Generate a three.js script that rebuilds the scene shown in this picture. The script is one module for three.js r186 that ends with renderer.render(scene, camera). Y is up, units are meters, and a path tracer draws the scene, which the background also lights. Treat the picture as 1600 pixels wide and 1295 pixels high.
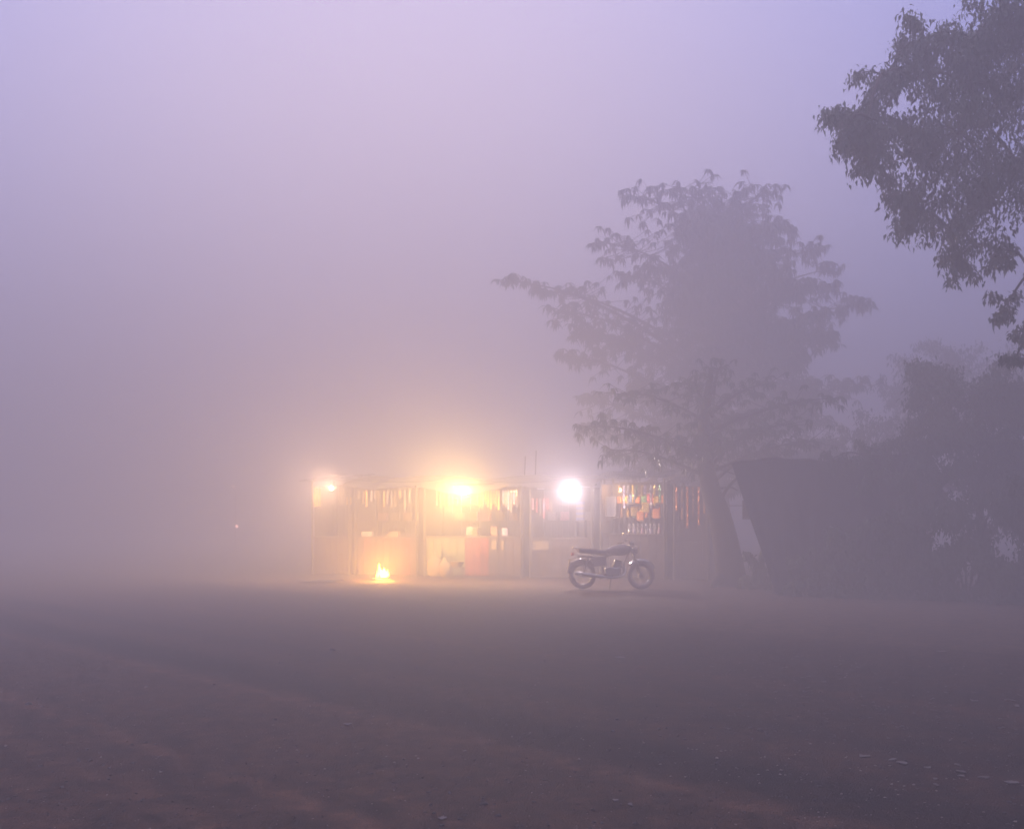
import * as THREE from 'three';
import { mergeGeometries } from 'three/addons/utils/BufferGeometryUtils.js';
import { RoundedBoxGeometry } from 'three/addons/geometries/RoundedBoxGeometry.js';

// ---------------------------------------------------------------- camera, sky, sun, air, exposure
const scene = new THREE.Scene();
const EYE = 1.5;                                     // tripod height, metres
const camera = new THREE.PerspectiveCamera(48.74, 1600 / 1295, 0.1, 2000);
camera.position.set(0, EYE, 0);
camera.lookAt(0, EYE, -10);                          // level view camera with a raised front
camera.setViewOffset(1600, 1628, 0, 0, 1600, 1295);
scene.add(camera);

const SKY_SIDE = [0.2, 0.41, 1.4], SKY_GLOW = [1.56, 1.27, 1.5], SKY_TOP = [2.3, 2.0, 2.7];
{
  const W = 256, H = 128, d = new Float32Array(W * H * 4), s = THREE.MathUtils.smoothstep, l = THREE.MathUtils.lerp;
  const gx = -0.1, gz = -0.995;                       // the horizon under the dawn glow
  for (let r = 0; r < H; r++) for (let c = 0; c < W; c++) {
    const up = ((r + 0.5) / H - 0.5) * Math.PI, az = ((c + 0.5) / W - 0.5) * 2 * Math.PI;
    const x = Math.cos(up) * Math.cos(az), y = Math.sin(up), z = Math.cos(up) * Math.sin(az);
    const toward = Math.pow(Math.max(0, (x * gx + z * gz) * 0.97 + Math.max(0, y) * 0.24), 10);
    const high = s(y, 0.42, 1.0);
    for (let k = 0; k < 3; k++) {
      const base = l(SKY_SIDE[k], SKY_TOP[k], high);
      d[(r * W + c) * 4 + k] = l(base, SKY_GLOW[k], toward);
    }
    d[(r * W + c) * 4 + 3] = 1;
  }
  const t = new THREE.DataTexture(d, W, H, THREE.RGBAFormat, THREE.FloatType);
  t.mapping = THREE.EquirectangularReflectionMapping; t.magFilter = THREE.LinearFilter; t.needsUpdate = true;
  scene.background = t; scene.environment = t;
}
const sun = new THREE.DirectionalLight(new THREE.Color(1, 0.86, 0.78), 0.22);
sun.position.set(-12, 22, -58); sun.target.position.set(0, 0, -22);
sun.castShadow = true; sun.shadow.radius = 30; sun.shadow.mapSize.set(2048, 2048);
Object.assign(sun.shadow.camera, { left: -45, right: 45, top: 45, bottom: -45, near: 1, far: 140 });
scene.add(sun, sun.target);
scene.fog = new THREE.FogExp2(new THREE.Color(1.0, 0.955, 0.99), 0.056);   // dense morning fog
const renderer = new THREE.WebGLRenderer({ antialias: true });
renderer.shadowMap.enabled = true;
renderer.toneMapping = THREE.LinearToneMapping;
renderer.toneMappingExposure = 1.32;

// ---------------------------------------------------------------- helpers
let seed = 20117;
const rnd = () => { seed = (seed * 1664525 + 1013904223) >>> 0; return seed / 4294967296; };
const rr = (a, b) => a + (b - a) * rnd();
const pick = (a) => a[Math.floor(rnd() * a.length)];
const V = (x, y, z) => new THREE.Vector3(x, y, z);
const used = {};
function numbered(n) { const k = (used[n] = (used[n] ?? -1) + 1); return k ? n + '_' + String(k).padStart(3, '0') : n; }
function tag(o, label, category, group) { o.userData.label = label; o.userData.category = category; if (group) o.userData.group = group; return o; }
function thing(name, label, category, [x, y, z] = [0, 0, 0], turn = 0, group) {
  const o = new THREE.Group(); o.name = numbered(name); o.position.set(x, y, z); o.rotation.y = turn; scene.add(o);
  return tag(o, label, category, group);
}
function part(name, geo, mat, parent, kind) {
  const g = Array.isArray(geo) ? merge(geo) : geo;
  const m = new THREE.Mesh(g, mat); m.name = name; parent.add(m); if (kind) m.userData.kind = kind; return m;
}
function single(name, geo, mat, label, category, [x, y, z], turn = 0, group) {
  const m = part(numbered(name), geo, mat, scene); m.position.set(x, y, z); m.rotation.y = turn; return tag(m, label, category, group);
}
function struct(name, geo, mat) { const m = part(name, geo, mat, scene); m.userData.kind = 'structure'; return m; }
function copyOf(o, [x, y, z], turn, label) {
  const c = o.clone(); c.name = numbered(o.name.replace(/_\d{3}$/, '')); scene.add(c); c.position.set(x, y, z); c.rotation.y = turn;
  c.userData = { ...o.userData }; if (label) c.userData.label = label; return c;
}
function merge(list) {
  list = list.map((g) => { g = g.index ? g.toNonIndexed() : g; if (!g.attributes.uv) g.setAttribute('uv', new THREE.BufferAttribute(new Float32Array(g.attributes.position.count * 2), 2)); for (const k of Object.keys(g.attributes)) if (!['position', 'normal', 'uv', 'color'].includes(k)) g.deleteAttribute(k); return g; });
  return list.length === 1 ? list[0] : mergeGeometries(list);
}
const box = (w, h, d, x = 0, y = 0, z = 0, r = 0) => (r ? new RoundedBoxGeometry(w, h, d, 2, r) : new THREE.BoxGeometry(w, h, d)).translate(x, y, z);
function rod(a, b, r0, r1 = r0, sides = 8) {
  const d = b.clone().sub(a), g = new THREE.CylinderGeometry(r1, r0, d.length(), sides);
  g.applyQuaternion(new THREE.Quaternion().setFromUnitVectors(V(0, 1, 0), d.clone().normalize()));
  return g.translate((a.x + b.x) / 2, (a.y + b.y) / 2, (a.z + b.z) / 2);
}
function tube(points, r, sides = 8, steps = 24) { return new THREE.TubeGeometry(new THREE.CatmullRomCurve3(points), steps, r, sides, false); }
// a tube that tapers from r0 to r1
function limbTube(points, r0, r1, sides = 7, steps = 12) {
  const c = new THREE.CatmullRomCurve3(points), g = new THREE.TubeGeometry(c, steps, 1, sides, false), p = g.attributes.position, v = V(), q = V();
  for (let i = 0; i <= steps; i++) {
    c.getPointAt(i / steps, q); const r = THREE.MathUtils.lerp(r0, r1, i / steps);
    for (let j = 0; j <= sides; j++) { const k = i * (sides + 1) + j; v.fromBufferAttribute(p, k).sub(q).multiplyScalar(r).add(q); p.setXYZ(k, v.x, v.y, v.z); }
  }
  return g;
}
// value noise
const hash = (x, y, z = 0) => { let n = Math.imul(x, 374761393) ^ Math.imul(y, 668265263) ^ Math.imul(z, 2147483647 - 58); n = Math.imul(n ^ (n >>> 13), 1274126177); return ((n ^ (n >>> 16)) >>> 0) / 4294967296; };
function vnoise(x, y, wrap = 0, s = 0) {
  const ix = Math.floor(x), iy = Math.floor(y), fx = x - ix, fy = y - iy, u = fx * fx * (3 - 2 * fx), w = fy * fy * (3 - 2 * fy);
  const m = (a) => (wrap ? ((a % wrap) + wrap) % wrap : a), h = (a, b) => hash(m(a), m(b), s);
  return (h(ix, iy) * (1 - u) + h(ix + 1, iy) * u) * (1 - w) + (h(ix, iy + 1) * (1 - u) + h(ix + 1, iy + 1) * u) * w;
}
function fbm(x, y, oct = 4, wrap = 0, s = 0) { let a = 0.5, t = 0, n = 0; for (let i = 0; i < oct; i++) { t += a * vnoise(x, y, wrap, s + i * 7); n += a; a *= 0.5; x *= 2; y *= 2; wrap *= 2; } return t / n; }
function texture(size, f, srgb) {
  const d = new Uint8Array(size * size * 4);
  for (let y = 0; y < size; y++) for (let x = 0; x < size; x++) { const c = f(x / size, y / size), o = (y * size + x) * 4; for (let k = 0; k < 3; k++) d[o + k] = Math.max(0, Math.min(255, (Array.isArray(c) ? c[k] : c) * 255)); d[o + 3] = 255; }
  const t = new THREE.DataTexture(d, size, size, THREE.RGBAFormat); t.wrapS = t.wrapT = THREE.RepeatWrapping; t.magFilter = THREE.LinearFilter; t.needsUpdate = true; if (srgb) t.colorSpace = THREE.SRGBColorSpace; return t;
}
const rep = (t, x, y) => { const c = t.clone(); c.repeat.set(x, y); c.needsUpdate = true; return c; };
const grainT = texture(256, (u, v) => 0.62 + 0.38 * fbm(u * 4, v * 48, 4, 4, 3) * (0.7 + 0.5 * fbm(u * 3, v * 3, 3, 3, 9)), true);
const mottleT = texture(256, (u, v) => 0.6 + 0.4 * fbm(u * 8, v * 8, 5, 8, 21), true);
const clothT = texture(256, (u, v) => 0.5 + 0.25 * Math.sin(u * 256 * 0.78) * Math.sin(v * 256 * 0.78) + 0.4 * (fbm(u * 6, v * 6, 4, 6, 5) - 0.5));
const barkT = texture(256, (u, v) => fbm(u * 10, v * 3, 5, 0, 31) * 0.8 + 0.2 * fbm(u * 40, v * 10, 2, 0, 33));
const mat = (c, rough = 0.85, o = {}) => new THREE.MeshStandardMaterial({ color: new THREE.Color().setRGB(...c), roughness: rough, ...o });
const ground = (c, rough, o) => new THREE.MeshPhysicalMaterial({ color: new THREE.Color().setRGB(...c), roughness: rough, specularIntensity: 0.25, ...o });
const wood = (c) => mat(c, 0.85, { map: grainT, bumpMap: grainT, bumpScale: 0.002 });
const M = {
  woodGrey: wood([0.16, 0.125, 0.095]), woodBrown: wood([0.12, 0.072, 0.045]), woodDark: wood([0.09, 0.06, 0.045]), bamboo: mat([0.13, 0.1, 0.06], 0.8, { map: grainT }),
  paintBlue: wood([0.16, 0.22, 0.34]), paintRed: wood([0.3, 0.06, 0.04]), paintGreen: wood([0.24, 0.28, 0.15]), paintCream: wood([0.6, 0.5, 0.3]),
  tin: mat([0.32, 0.3, 0.29], 0.5, { metalness: 0.6, map: mottleT, roughnessMap: mottleT }), tarpBlack: mat([0.03, 0.032, 0.036], 0.6, { bumpMap: clothT, bumpScale: 0.003, map: mottleT }),
  tarpBrown: mat([0.036, 0.032, 0.032], 0.7, { bumpMap: clothT, bumpScale: 0.003, map: mottleT }), tarpBlue: mat([0.05, 0.09, 0.2], 0.55, { bumpMap: clothT, bumpScale: 0.003, map: mottleT }), tarpTan: mat([0.36, 0.28, 0.19], 0.8, { bumpMap: clothT, bumpScale: 0.003, map: mottleT }),
  bark: mat([0.1, 0.075, 0.055], 0.95, { bumpMap: barkT, bumpScale: 0.02, map: mottleT }), leaf: mat([0.045, 0.07, 0.03], 0.55, { side: THREE.DoubleSide }), leafPale: mat([0.06, 0.085, 0.04], 0.6, { side: THREE.DoubleSide }),
  iron: mat([0.06, 0.055, 0.05], 0.55, { metalness: 0.8 }), chrome: mat([0.4, 0.4, 0.41], 0.32, { metalness: 1 }), rubber: mat([0.27, 0.22, 0.18], 0.95), plastic: mat([0.5, 0.5, 0.48], 0.4),
};
const ROW = (x) => -(30.3 - 0.325 * x);              // the stall row stands along this line
const TURN = -Math.atan(0.325);

// ---------------------------------------------------------------- ground and road
const dirtT = texture(1024, (u, v) => { const a = fbm(u * 24, v * 24, 5, 24, 40), g = vnoise(u * 340, v * 340, 340, 44), b = 0.5 + 0.6 * (a - 0.5) + 0.5 * (g - 0.5) * vnoise(u * 60, v * 60, 60, 45); const st = vnoise(u * 200, v * 200, 200, 47) > 0.93 ? 0.18 : 0; return [b + st, (b + st) * 0.97, (b + st) * 0.93]; }, true);
const dirtB = texture(1024, (u, v) => 0.5 * fbm(u * 60, v * 60, 4, 60, 50) + 0.5 * vnoise(u * 420, v * 420, 420, 52));
{
  const g = new THREE.PlaneGeometry(900, 900, 2, 2).rotateX(-Math.PI / 2), uv = g.attributes.uv;
  for (let i = 0; i < uv.count; i++) uv.setXY(i, uv.getX(i) * 300, uv.getY(i) * 300);
  struct('ground', g, ground([0.25, 0.15, 0.095], 0.95, { map: dirtT, bumpMap: dirtB, bumpScale: 0.012 }));
}
const ALONG = V(-0.653, 0, -0.757), ACROSS = V(0.757, 0, -0.653);   // the road runs off to the left
{
  const us = 170, ts = 190, pos = [], uv = [], col = [], idx = [];
  for (let i = 0; i <= us; i++) for (let j = 0; j <= ts; j++) {
    const q = j / ts, t = -40 + 190 * q * q + 20 * q, edge = 12.4 + 0.5 * (fbm(t * 0.35, 3, 3) - 0.5) * 2, s = THREE.MathUtils.lerp(-9, edge, i / us);
    const x = ALONG.x * t + ACROSS.x * s, z = ALONG.z * t + ACROSS.z * s;
    pos.push(x, 0.006 + (i < us ? 0.004 : 0), z); uv.push(s / 2.4, t / 2.4);
    let v = 0.85 + 0.5 * (fbm(s * 0.5, t * 0.09, 4, 0, 60) - 0.5) + 0.45 * (fbm(s * 1.8, t * 0.12, 3, 0, 61) - 0.5);
    for (const [c, w, a] of [[3.15, 0.09, 0.5], [3.55, 0.07, 0.25], [4.9, 0.08, 0.35], [5.25, 0.12, -0.2], [2.55, 0.08, 0.3], [2.0, 0.2, 0.22], [5.6, 0.3, -0.3], [6.9, 0.22, -0.25], [1.1, 0.1, 0.25], [8.6, 0.16, 0.2]]) { const d = (s - c - 0.25 * (fbm(t * 0.12, c, 2) - 0.5)) / w; v += 2.9 * a * Math.exp(-d * d) * (0.2 + 1.1 * fbm(t * 0.25, c * 9, 3)); }
    const warm = 0.06 * (fbm(s * 0.3, t * 0.2, 2, 0, 70) - 0.5);
    v = Math.max(0.25, v); col.push(v * (1 + warm), v, v * (1 - warm));
  }
  for (let i = 0; i < us; i++) for (let j = 0; j < ts; j++) { const a = i * (ts + 1) + j, b = a + ts + 1; idx.push(a, a + 1, b, b, a + 1, b + 1); }
  const g = new THREE.BufferGeometry(); g.setIndex(idx);
  g.setAttribute('position', new THREE.Float32BufferAttribute(pos, 3)); g.setAttribute('uv', new THREE.Float32BufferAttribute(uv, 2)); g.setAttribute('color', new THREE.Float32BufferAttribute(col, 3));
  g.computeVertexNormals(); if (g.attributes.normal.getY(0) < 0) { g.index.array.reverse(); g.computeVertexNormals(); }
  struct('road', g, ground([0.17, 0.084, 0.05], 0.9, { map: dirtT, bumpMap: dirtB, bumpScale: 0.01, vertexColors: true }));
}
for (const [n, c, lo, hi, label] of [[2600, [0.045, 0.034, 0.028], 0.003, 0.011, 'small dark stones and clods scattered over the road'], [1500, [0.24, 0.19, 0.16], 0.002, 0.007, 'fine pale grit scattered over the road']]) {
  const list = [];
  for (let i = 0; i < n; i++) {
    const z = -5 - 9 * Math.pow(rnd(), 1.5), x = z * rr(-0.5, 0.5), k = fbm(x * 0.7, z * 0.7, 3, 0, n), s = rr(lo, hi) * (k > 0.55 ? 1.3 : 0.8) * (rnd() < 0.02 ? 1.8 : 1), g = new THREE.IcosahedronGeometry(s, 0);
    list.push(g.scale(rr(0.8, 1.5), rr(0.4, 0.8), rr(0.8, 1.4)).rotateY(rr(0, 6)).translate(x, 0.01 + s * 0.15, z));
  }
  const m = struct(numbered('gravel'), merge(list), mat(c, 0.95)); m.userData.kind = 'stuff'; tag(m, label, 'gravel');
}

// ---------------------------------------------------------------- trees
// a leaf: four triangles folded along the midrib and bent downwards; base at the origin, pointing along +Z
function leafShape(len, wid, droop) {
  const p = [0, 0, 0, wid / 2, 0.06 * wid, len * 0.4, 0, -droop * 0.3, len * 0.5, -wid / 2, 0.06 * wid, len * 0.4, 0, -droop, len];
  const f = [0, 1, 2, 0, 2, 3, 1, 4, 2, 2, 4, 3];
  return { p, f };
}
class Leaves {
  constructor() { this.pos = []; }
  add(shape, m) { const v = V(); for (const i of shape.f) { v.set(shape.p[i * 3], shape.p[i * 3 + 1], shape.p[i * 3 + 2]).applyMatrix4(m); this.pos.push(v.x, v.y, v.z); } }
  geometry() { const g = new THREE.BufferGeometry(); g.setAttribute('position', new THREE.Float32BufferAttribute(this.pos, 3)); g.setAttribute('uv', new THREE.Float32BufferAttribute(new Float32Array(this.pos.length / 3 * 2), 2)); g.computeVertexNormals(); return g; }
}
const E = new THREE.Euler(), Q = new THREE.Quaternion(), ONE = V(1, 1, 1);
const pose = (p, pitch, yaw, roll, s = 1) => new THREE.Matrix4().compose(p, Q.setFromEuler(E.set(pitch, yaw, roll, 'YXZ')), V(s, s, s));
const bigLeaves = [leafShape(0.27, 0.075, 0.1), leafShape(0.23, 0.07, 0.13), leafShape(0.3, 0.08, 0.08)];
function whorl(L, at, scale = 1) {
  const n = 6 + Math.floor(rnd() * 4), a0 = rr(0, 6.3);
  for (let i = 0; i < n; i++) L.add(pick(bigLeaves), pose(at, rr(0.15, 1.1), a0 + i * 6.283 / n + rr(-0.3, 0.3), rr(-0.4, 0.4), 0.86 * scale * rr(0.5, 1.2)));
}
// the tree behind the stalls: whorled, tiered limbs that end in sprays of long drooping leaves
{
  const t = thing('broadleaf_tree', 'tall tiered tree with drooping leaf whorls rising behind the right end of the stalls', 'tree', [6.46, -0.42, -36]); t.scale.setScalar(1.304);
  const top = 9.3;
  part('trunk', merge([limbTube([V(0, -0.1, 0), V(0.03, 1.2, 0), V(-0.06, 3, 0), V(-0.02, 5.5, 0), V(0.05, 7.6, 0), V(0.02, top - 0.3, 0)], 0.34, 0.04, 12, 30), limbTube([V(0.05, -0.1, 0.1), V(0.3, 0.3, 0.25), V(0.5, 0.0, 0.4)], 0.16, 0.05), limbTube([V(-0.1, 0.4, 0.05), V(-0.35, 0.1, 0.2), V(-0.55, -0.05, 0.3)], 0.16, 0.05)]), M.bark, t);
  // tips of the limbs seen in the outline: [across, height, leafy length]
  const tips = [[-5.15, 7.2, 0.5], [-4.35, 7.1, 1.6], [-4.0, 6.5, 2.2], [-3.75, 5.45, 1.4], [-3.3, 4.35, 2.6], [-3.35, 3.65, 2.8], [-2.9, 8.15, 1.5], [-2.2, 9.2, 1.3], [-3.1, 5.9, 2.4], [-2.4, 3.05, 2.2], [-3.45, 6.05, 2.4], [-2.3, 7.3, 1.6], [-1.1, 9.35, 1.2],
    [3.6, 6.75, 1.5], [3.05, 7.65, 0.5], [2.95, 7.2, 0.7], [2.6, 8.1, 1.6], [1.8, 8.5, 0.45], [1.25, 9.25, 1.4], [2.6, 5.85, 1.7], [3.45, 4.75, 2.4], [2.35, 3.85, 2.0], [2.85, 3.2, 2.2], [2.0, 5.35, 1.8], [1.9, 6.9, 1.5], [2.2, 4.5, 1.6], [0.6, 9.3, 1.0], [-0.35, 9.4, 1.0], [1.55, 3.0, 1.4], [-1.5, 3.0, 1.6]];
  const all = tips.map(([x, y, l]) => [x, y, l, rr(-0.6, 0.6)]);
  for (let i = 0; i < 70; i++) { const h = rr(2.9, 8.9), reach = (h > 7.5 ? 1.5 : h > 6.2 ? 2.2 : 2.7) * rr(0.6, 1.08), a = rr(0.6, 2.5) * (i % 2 ? 1 : -1) + (rnd() < 0.12 ? 1 : 0); all.push([Math.cos(a) * reach, h, reach * 0.85, Math.sin(a) * reach]); }
  for (const [x, y, leafy, z] of all) {
    const r = Math.hypot(x, z), y0 = Math.min(Math.max(1.9, y - r * 0.42 - 0.25), top - 0.8), a = V(0, y0, 0), b = V(x, y, z);
    const pts = [a, V(x * 0.33, y0 + (y - y0) * 0.5, z * 0.33), V(x * 0.68, y0 + (y - y0) * 0.86, z * 0.68), b], curve = new THREE.CatmullRomCurve3(pts);
    const limb = part('limb', limbTube(pts, 0.02 + r * 0.009, 0.01, 6, 10), M.bark, t);
    const L = new Leaves(), twigs = [], len = curve.getLength(), n = Math.max(8, Math.round(leafy * 30));
    whorl(L, b, 1.1); whorl(L, b.clone().add(V(-Math.sign(x) * 0.15, -0.05, 0.05)), 1);
    for (let k = 0; k < n; k++) {
      const q = 1 - (leafy / len) * rnd(), base = curve.getPointAt(Math.max(0.05, Math.min(1, q))), out = 0.14 + 0.75 * (1 - Math.pow(q, 4)) * Math.min(1, leafy / 1.2) * rr(0.5, 1);
      const ang = rr(0, 6.283), tip = base.clone().add(V(Math.cos(ang) * out * 1.2, rr(-0.6, 0.75) * out + 0.05, Math.sin(ang) * out));
      twigs.push(limbTube([base, base.clone().lerp(tip, 0.6).add(V(0, -0.02, 0)), tip], 0.011, 0.006, 4, 3));
      whorl(L, tip);
    }
    if (twigs.length) part('twigs', merge(twigs), M.bark, limb, 'stuff');
    part('leaf_spray', L.geometry(), M.leaf, limb, 'stuff');
  }
}
// a smaller tree of the same kind nearer the road, its dark trunk left of the pale gap
{
  const t = thing('broadleaf_tree', 'smaller dark tree nearer the road, its trunk left of the pale gap', 'tree', [4.98, 0, -26.4]);
  const bark = mat([0.045, 0.035, 0.028], 0.95, { bumpMap: barkT, bumpScale: 0.03, map: mottleT });
  part('trunk', merge([limbTube([V(0.1, -0.1, 0), V(0.0, 0.6, 0), V(-0.18, 1.5, 0.02), V(-0.48, 2.5, 0), V(-0.56, 3.6, -0.05), V(-0.4, 5.0, 0)], 0.36, 0.06, 12, 24), limbTube([V(0.1, 0.35, 0.05), V(0.35, 0.12, 0.2), V(0.6, -0.06, 0.3)], 0.17, 0.05), limbTube([V(-0.1, 0.3, 0.05), V(-0.35, 0.1, 0.25), V(-0.5, -0.06, 0.4)], 0.16, 0.05)]), bark, t);
  part('branch', limbTube([V(-0.25, 1.85, 0), V(0.0, 2.3, 0.05), V(0.3, 2.56, 0), V(0.6, 2.75, -0.1)], 0.05, 0.02), bark, t);
  part('branch', limbTube([V(-0.3, 2.72, 0), V(0.0, 2.62, 0), V(0.25, 2.54, 0)], 0.02, 0.01), bark, t);
  part('branch', limbTube([V(-0.2, 2.25, 0), V(0.05, 2.27, 0.02), V(0.2, 2.2, 0)], 0.03, 0.012), bark, t);
  for (const [x, y, z, leafy] of [[-3.3, 3.65, 0.3, 2.2], [-2.7, 3.15, -0.4, 1.8], [-2.5, 4.4, 0.2, 1.6], [-1.5, 3.2, 0.8, 1.2], [-1.2, 4.6, 0.6, 1.3], [1.4, 3.7, 0.5, 1.4], [2.1, 3.35, -0.3, 1.7], [2.4, 4.3, 0.1, 1.6], [1.0, 4.7, -0.6, 1.2], [-0.2, 5.2, 0.2, 1.0], [0.4, 3.5, 1.3, 1.1], [-0.8, 3.4, 1.2, 1.1], [-0.6, 3.9, -1.4, 1.3], [0.8, 4.1, -1.4, 1.3], [1.0, 3.1, -0.4, 1.1]]) {
    const y0 = Math.min(4.4, Math.max(2.3, y - 0.7)), a = V(-0.36, y0, 0), b = V(x, y, z), pts = [a, V(x * 0.4 - 0.2, y0 + (y - y0) * 0.6, z * 0.4), V(x * 0.75, y0 + (y - y0) * 0.95, z * 0.75), b], curve = new THREE.CatmullRomCurve3(pts), len = curve.getLength();
    const limb = part('limb', limbTube(pts, 0.05, 0.01, 6, 10), bark, t), L = new Leaves(), twigs = [];
    whorl(L, b);
    for (let k = 0; k < leafy * 26; k++) { const q = Math.max(0.1, 1 - (leafy / len) * rnd()), base = curve.getPointAt(Math.min(1, q)), out = rr(0.15, 0.6), an = rr(0, 6.283), tip = base.clone().add(V(Math.cos(an) * out, rr(-0.5, 0.7) * out, Math.sin(an) * out)); twigs.push(limbTube([base, base.clone().lerp(tip, 0.6).add(V(0, -0.02, 0)), tip], 0.009, 0.005, 4, 3)); whorl(L, tip, 0.9); }
    part('twigs', merge(twigs), bark, limb, 'stuff'); part('leaf_spray', L.geometry(), M.leaf, limb, 'stuff');
  }
}
// generic small-leaved foliage: clumps [x, y, z, radius] hung with leaves
const smallLeaves = [leafShape(0.075, 0.034, 0.02), leafShape(0.085, 0.03, 0.035), leafShape(0.06, 0.03, 0.012)];
function clump(parent, woodRoot, [x, y, z, r], count, scale, m) {
  const L = new Leaves(), c = V(x, y, z), nb = Math.max(5, Math.round(r * 14)), twigs = [];
  for (let b = 0; b < nb; b++) {
    const d = V(rr(-1, 1), rr(-0.9, 0.8), rr(-1, 1)).normalize(), tip = c.clone().addScaledVector(d, r * rr(0.6, 1.1)).add(V(0, -0.15 * r, 0)), mid = c.clone().lerp(tip, 0.5).add(V(0, 0.12 * r, 0)), cv = new THREE.CatmullRomCurve3([c, mid, tip]);
    twigs.push(limbTube([c, mid, tip], 0.008 * scale + 0.003, 0.003, 4, 4));
    const n = Math.round(count / nb);
    for (let k = 0; k < n; k++) {
      const p = cv.getPoint(Math.min(1, 0.1 + 0.95 * Math.sqrt(rnd()))), j = 0.34 * r * Math.sqrt(rnd());
      p.add(V(rr(-1, 1) * j, rr(-1.1, 0.8) * j, rr(-1, 1) * j));
      L.add(pick(smallLeaves), pose(p, rr(0.1, 1.5), rr(0, 6.28), rr(-0.7, 0.7), scale * rr(0.7, 1.3)));
    }
  }
  const holder = woodRoot ? part('bough', limbTube([woodRoot, woodRoot.clone().lerp(c, 0.5).add(V(0, 0.08, rr(-0.1, 0.1))), c], 0.012 + 0.02 * r, 0.01, 6, 8), M.bark, parent) : parent;
  part('twigs', merge(twigs), M.bark, holder, 'stuff'); part('leaf_spray', L.geometry(), m, holder, 'stuff');
}
// a bough grows out of the neighbouring clump nearer the trunk, or out of the trunk
function rootOf(c, list, trunkTop) {
  let best = V(0, Math.min(trunkTop, Math.max(0.3, c[1] - 0.6)), 0), d = Math.hypot(c[0], c[2]) * 1.1;
  const far = Math.hypot(c[0], c[2], (c[1] - trunkTop) * 0.6);
  for (const o of list) { const k = Math.hypot(c[0] - o[0], c[1] - o[1], c[2] - o[2]); if (o !== c && Math.hypot(o[0], o[2], (o[1] - trunkTop) * 0.6) < far - 0.15 && k < d) { d = k; best = V(o[0], o[1], o[2]); } }
  return best;
}
{
  const t = thing('overhanging_tree', 'large dark small-leaved tree overhanging the road from the upper right', 'tree', [8.78, -0.5, -15.66]); t.scale.setScalar(1.35);
  part('trunk', limbTube([V(0, -0.1, 0), V(0.1, 1.6, 0), V(-0.1, 3.2, 0.05), V(0.05, 5.2, 0), V(0.2, 7.6, 0)], 0.34, 0.1, 12, 20), M.bark, t);
  // clumps read against the sky, in metres from the trunk
  const C = [[-3.2, 5.35, 0.2, 0.36], [-3.1, 5.6, -0.1, 0.34], [-2.3, 6.2, 0.1, 0.4], [-1.9, 5.9, 0, 0.5], [-2.5, 6.3, 0, 0.25], [-1.2, 6.5, 0.2, 0.5], [-1.0, 6.9, 0, 0.5], [-3.0, 5.45, 0.3, 0.42], [-2.72, 5.6, -0.2, 0.45], [-2.8, 5.95, 0.1, 0.34], [-2.45, 5.95, 0, 0.5], [-1.9, 6.25, 0.2, 0.55], [-1.55, 6.6, -0.2, 0.5], [-2.1, 5.3, 0.3, 0.6], [-1.6, 5.6, -0.3, 0.68], [-2.55, 5.15, 0, 0.38], [-2.72, 4.72, 0.1, 0.3], [-2.4, 4.58, 0, 0.42], [-2.05, 4.5, -0.2, 0.5], [-1.7, 4.62, 0.2, 0.52], [-2.0, 4.15, 0, 0.26], [-1.65, 4.2, 0.1, 0.24], [-1.4, 5.0, 0.1, 0.65], [-1.5, 3.68, 0, 0.22], [-1.35, 3.4, 0.15, 0.24], [-1.42, 3.12, 0, 0.16], [-1.3, 3.95, 0.1, 0.24], [-2.35, 6.35, 0, 0.34], [-2.9, 5.15, 0.1, 0.34],
    [-0.7, 5.4, 0.4, 0.8], [-0.8, 6.5, -0.5, 0.8], [0.5, 6.2, -0.8, 0.9], [0.9, 5.2, 0.5, 0.9], [0.2, 7.6, 0.2, 1.0], [-0.9, 7.4, 0.3, 0.8], [1.2, 7.0, 0.1, 0.9], [1.7, 5.9, -0.4, 0.9],
    [-1.6, 7.3, 2.4, 1.1], [0.2, 7.6, 2.6, 1.3], [-2.9, 7.2, 4.4, 1.2], [-0.9, 7.6, 5.0, 1.4], [1.4, 7.0, 4.6, 1.4], [-4.4, 7.0, 6.6, 1.3], [-2.4, 7.3, 7.4, 1.4], [-0.2, 6.9, 7.6, 1.4], [2.2, 6.2, 2.4, 1.3], [2.6, 6.0, 7.2, 1.3], [-4.6, 6.8, 9.2, 1.3], [-2.0, 6.6, 10.0, 1.4], [0.4, 4.6, 3.0, 1.2], [1.8, 4.2, 2.0, 1.3], [2.0, 3.8, 4.4, 1.3], [0.9, 5.0, 5.6, 1.3], [-0.9, 6.5, 3.4, 1.2], [2.6, 4.8, -1.2, 1.2], [2.2, 3.2, 0.4, 1.0]];
  for (const c of C) clump(t, rootOf(c, C, 5.4), c, Math.round(c[3] * c[3] * (c[0] > -0.5 || c[2] > 1 ? 3000 : 4700)) + 120, 0.84, hash(Math.round(c[0] * 50), Math.round(c[1] * 50)) > 0.6 ? M.leafPale : M.leaf);
}
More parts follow.
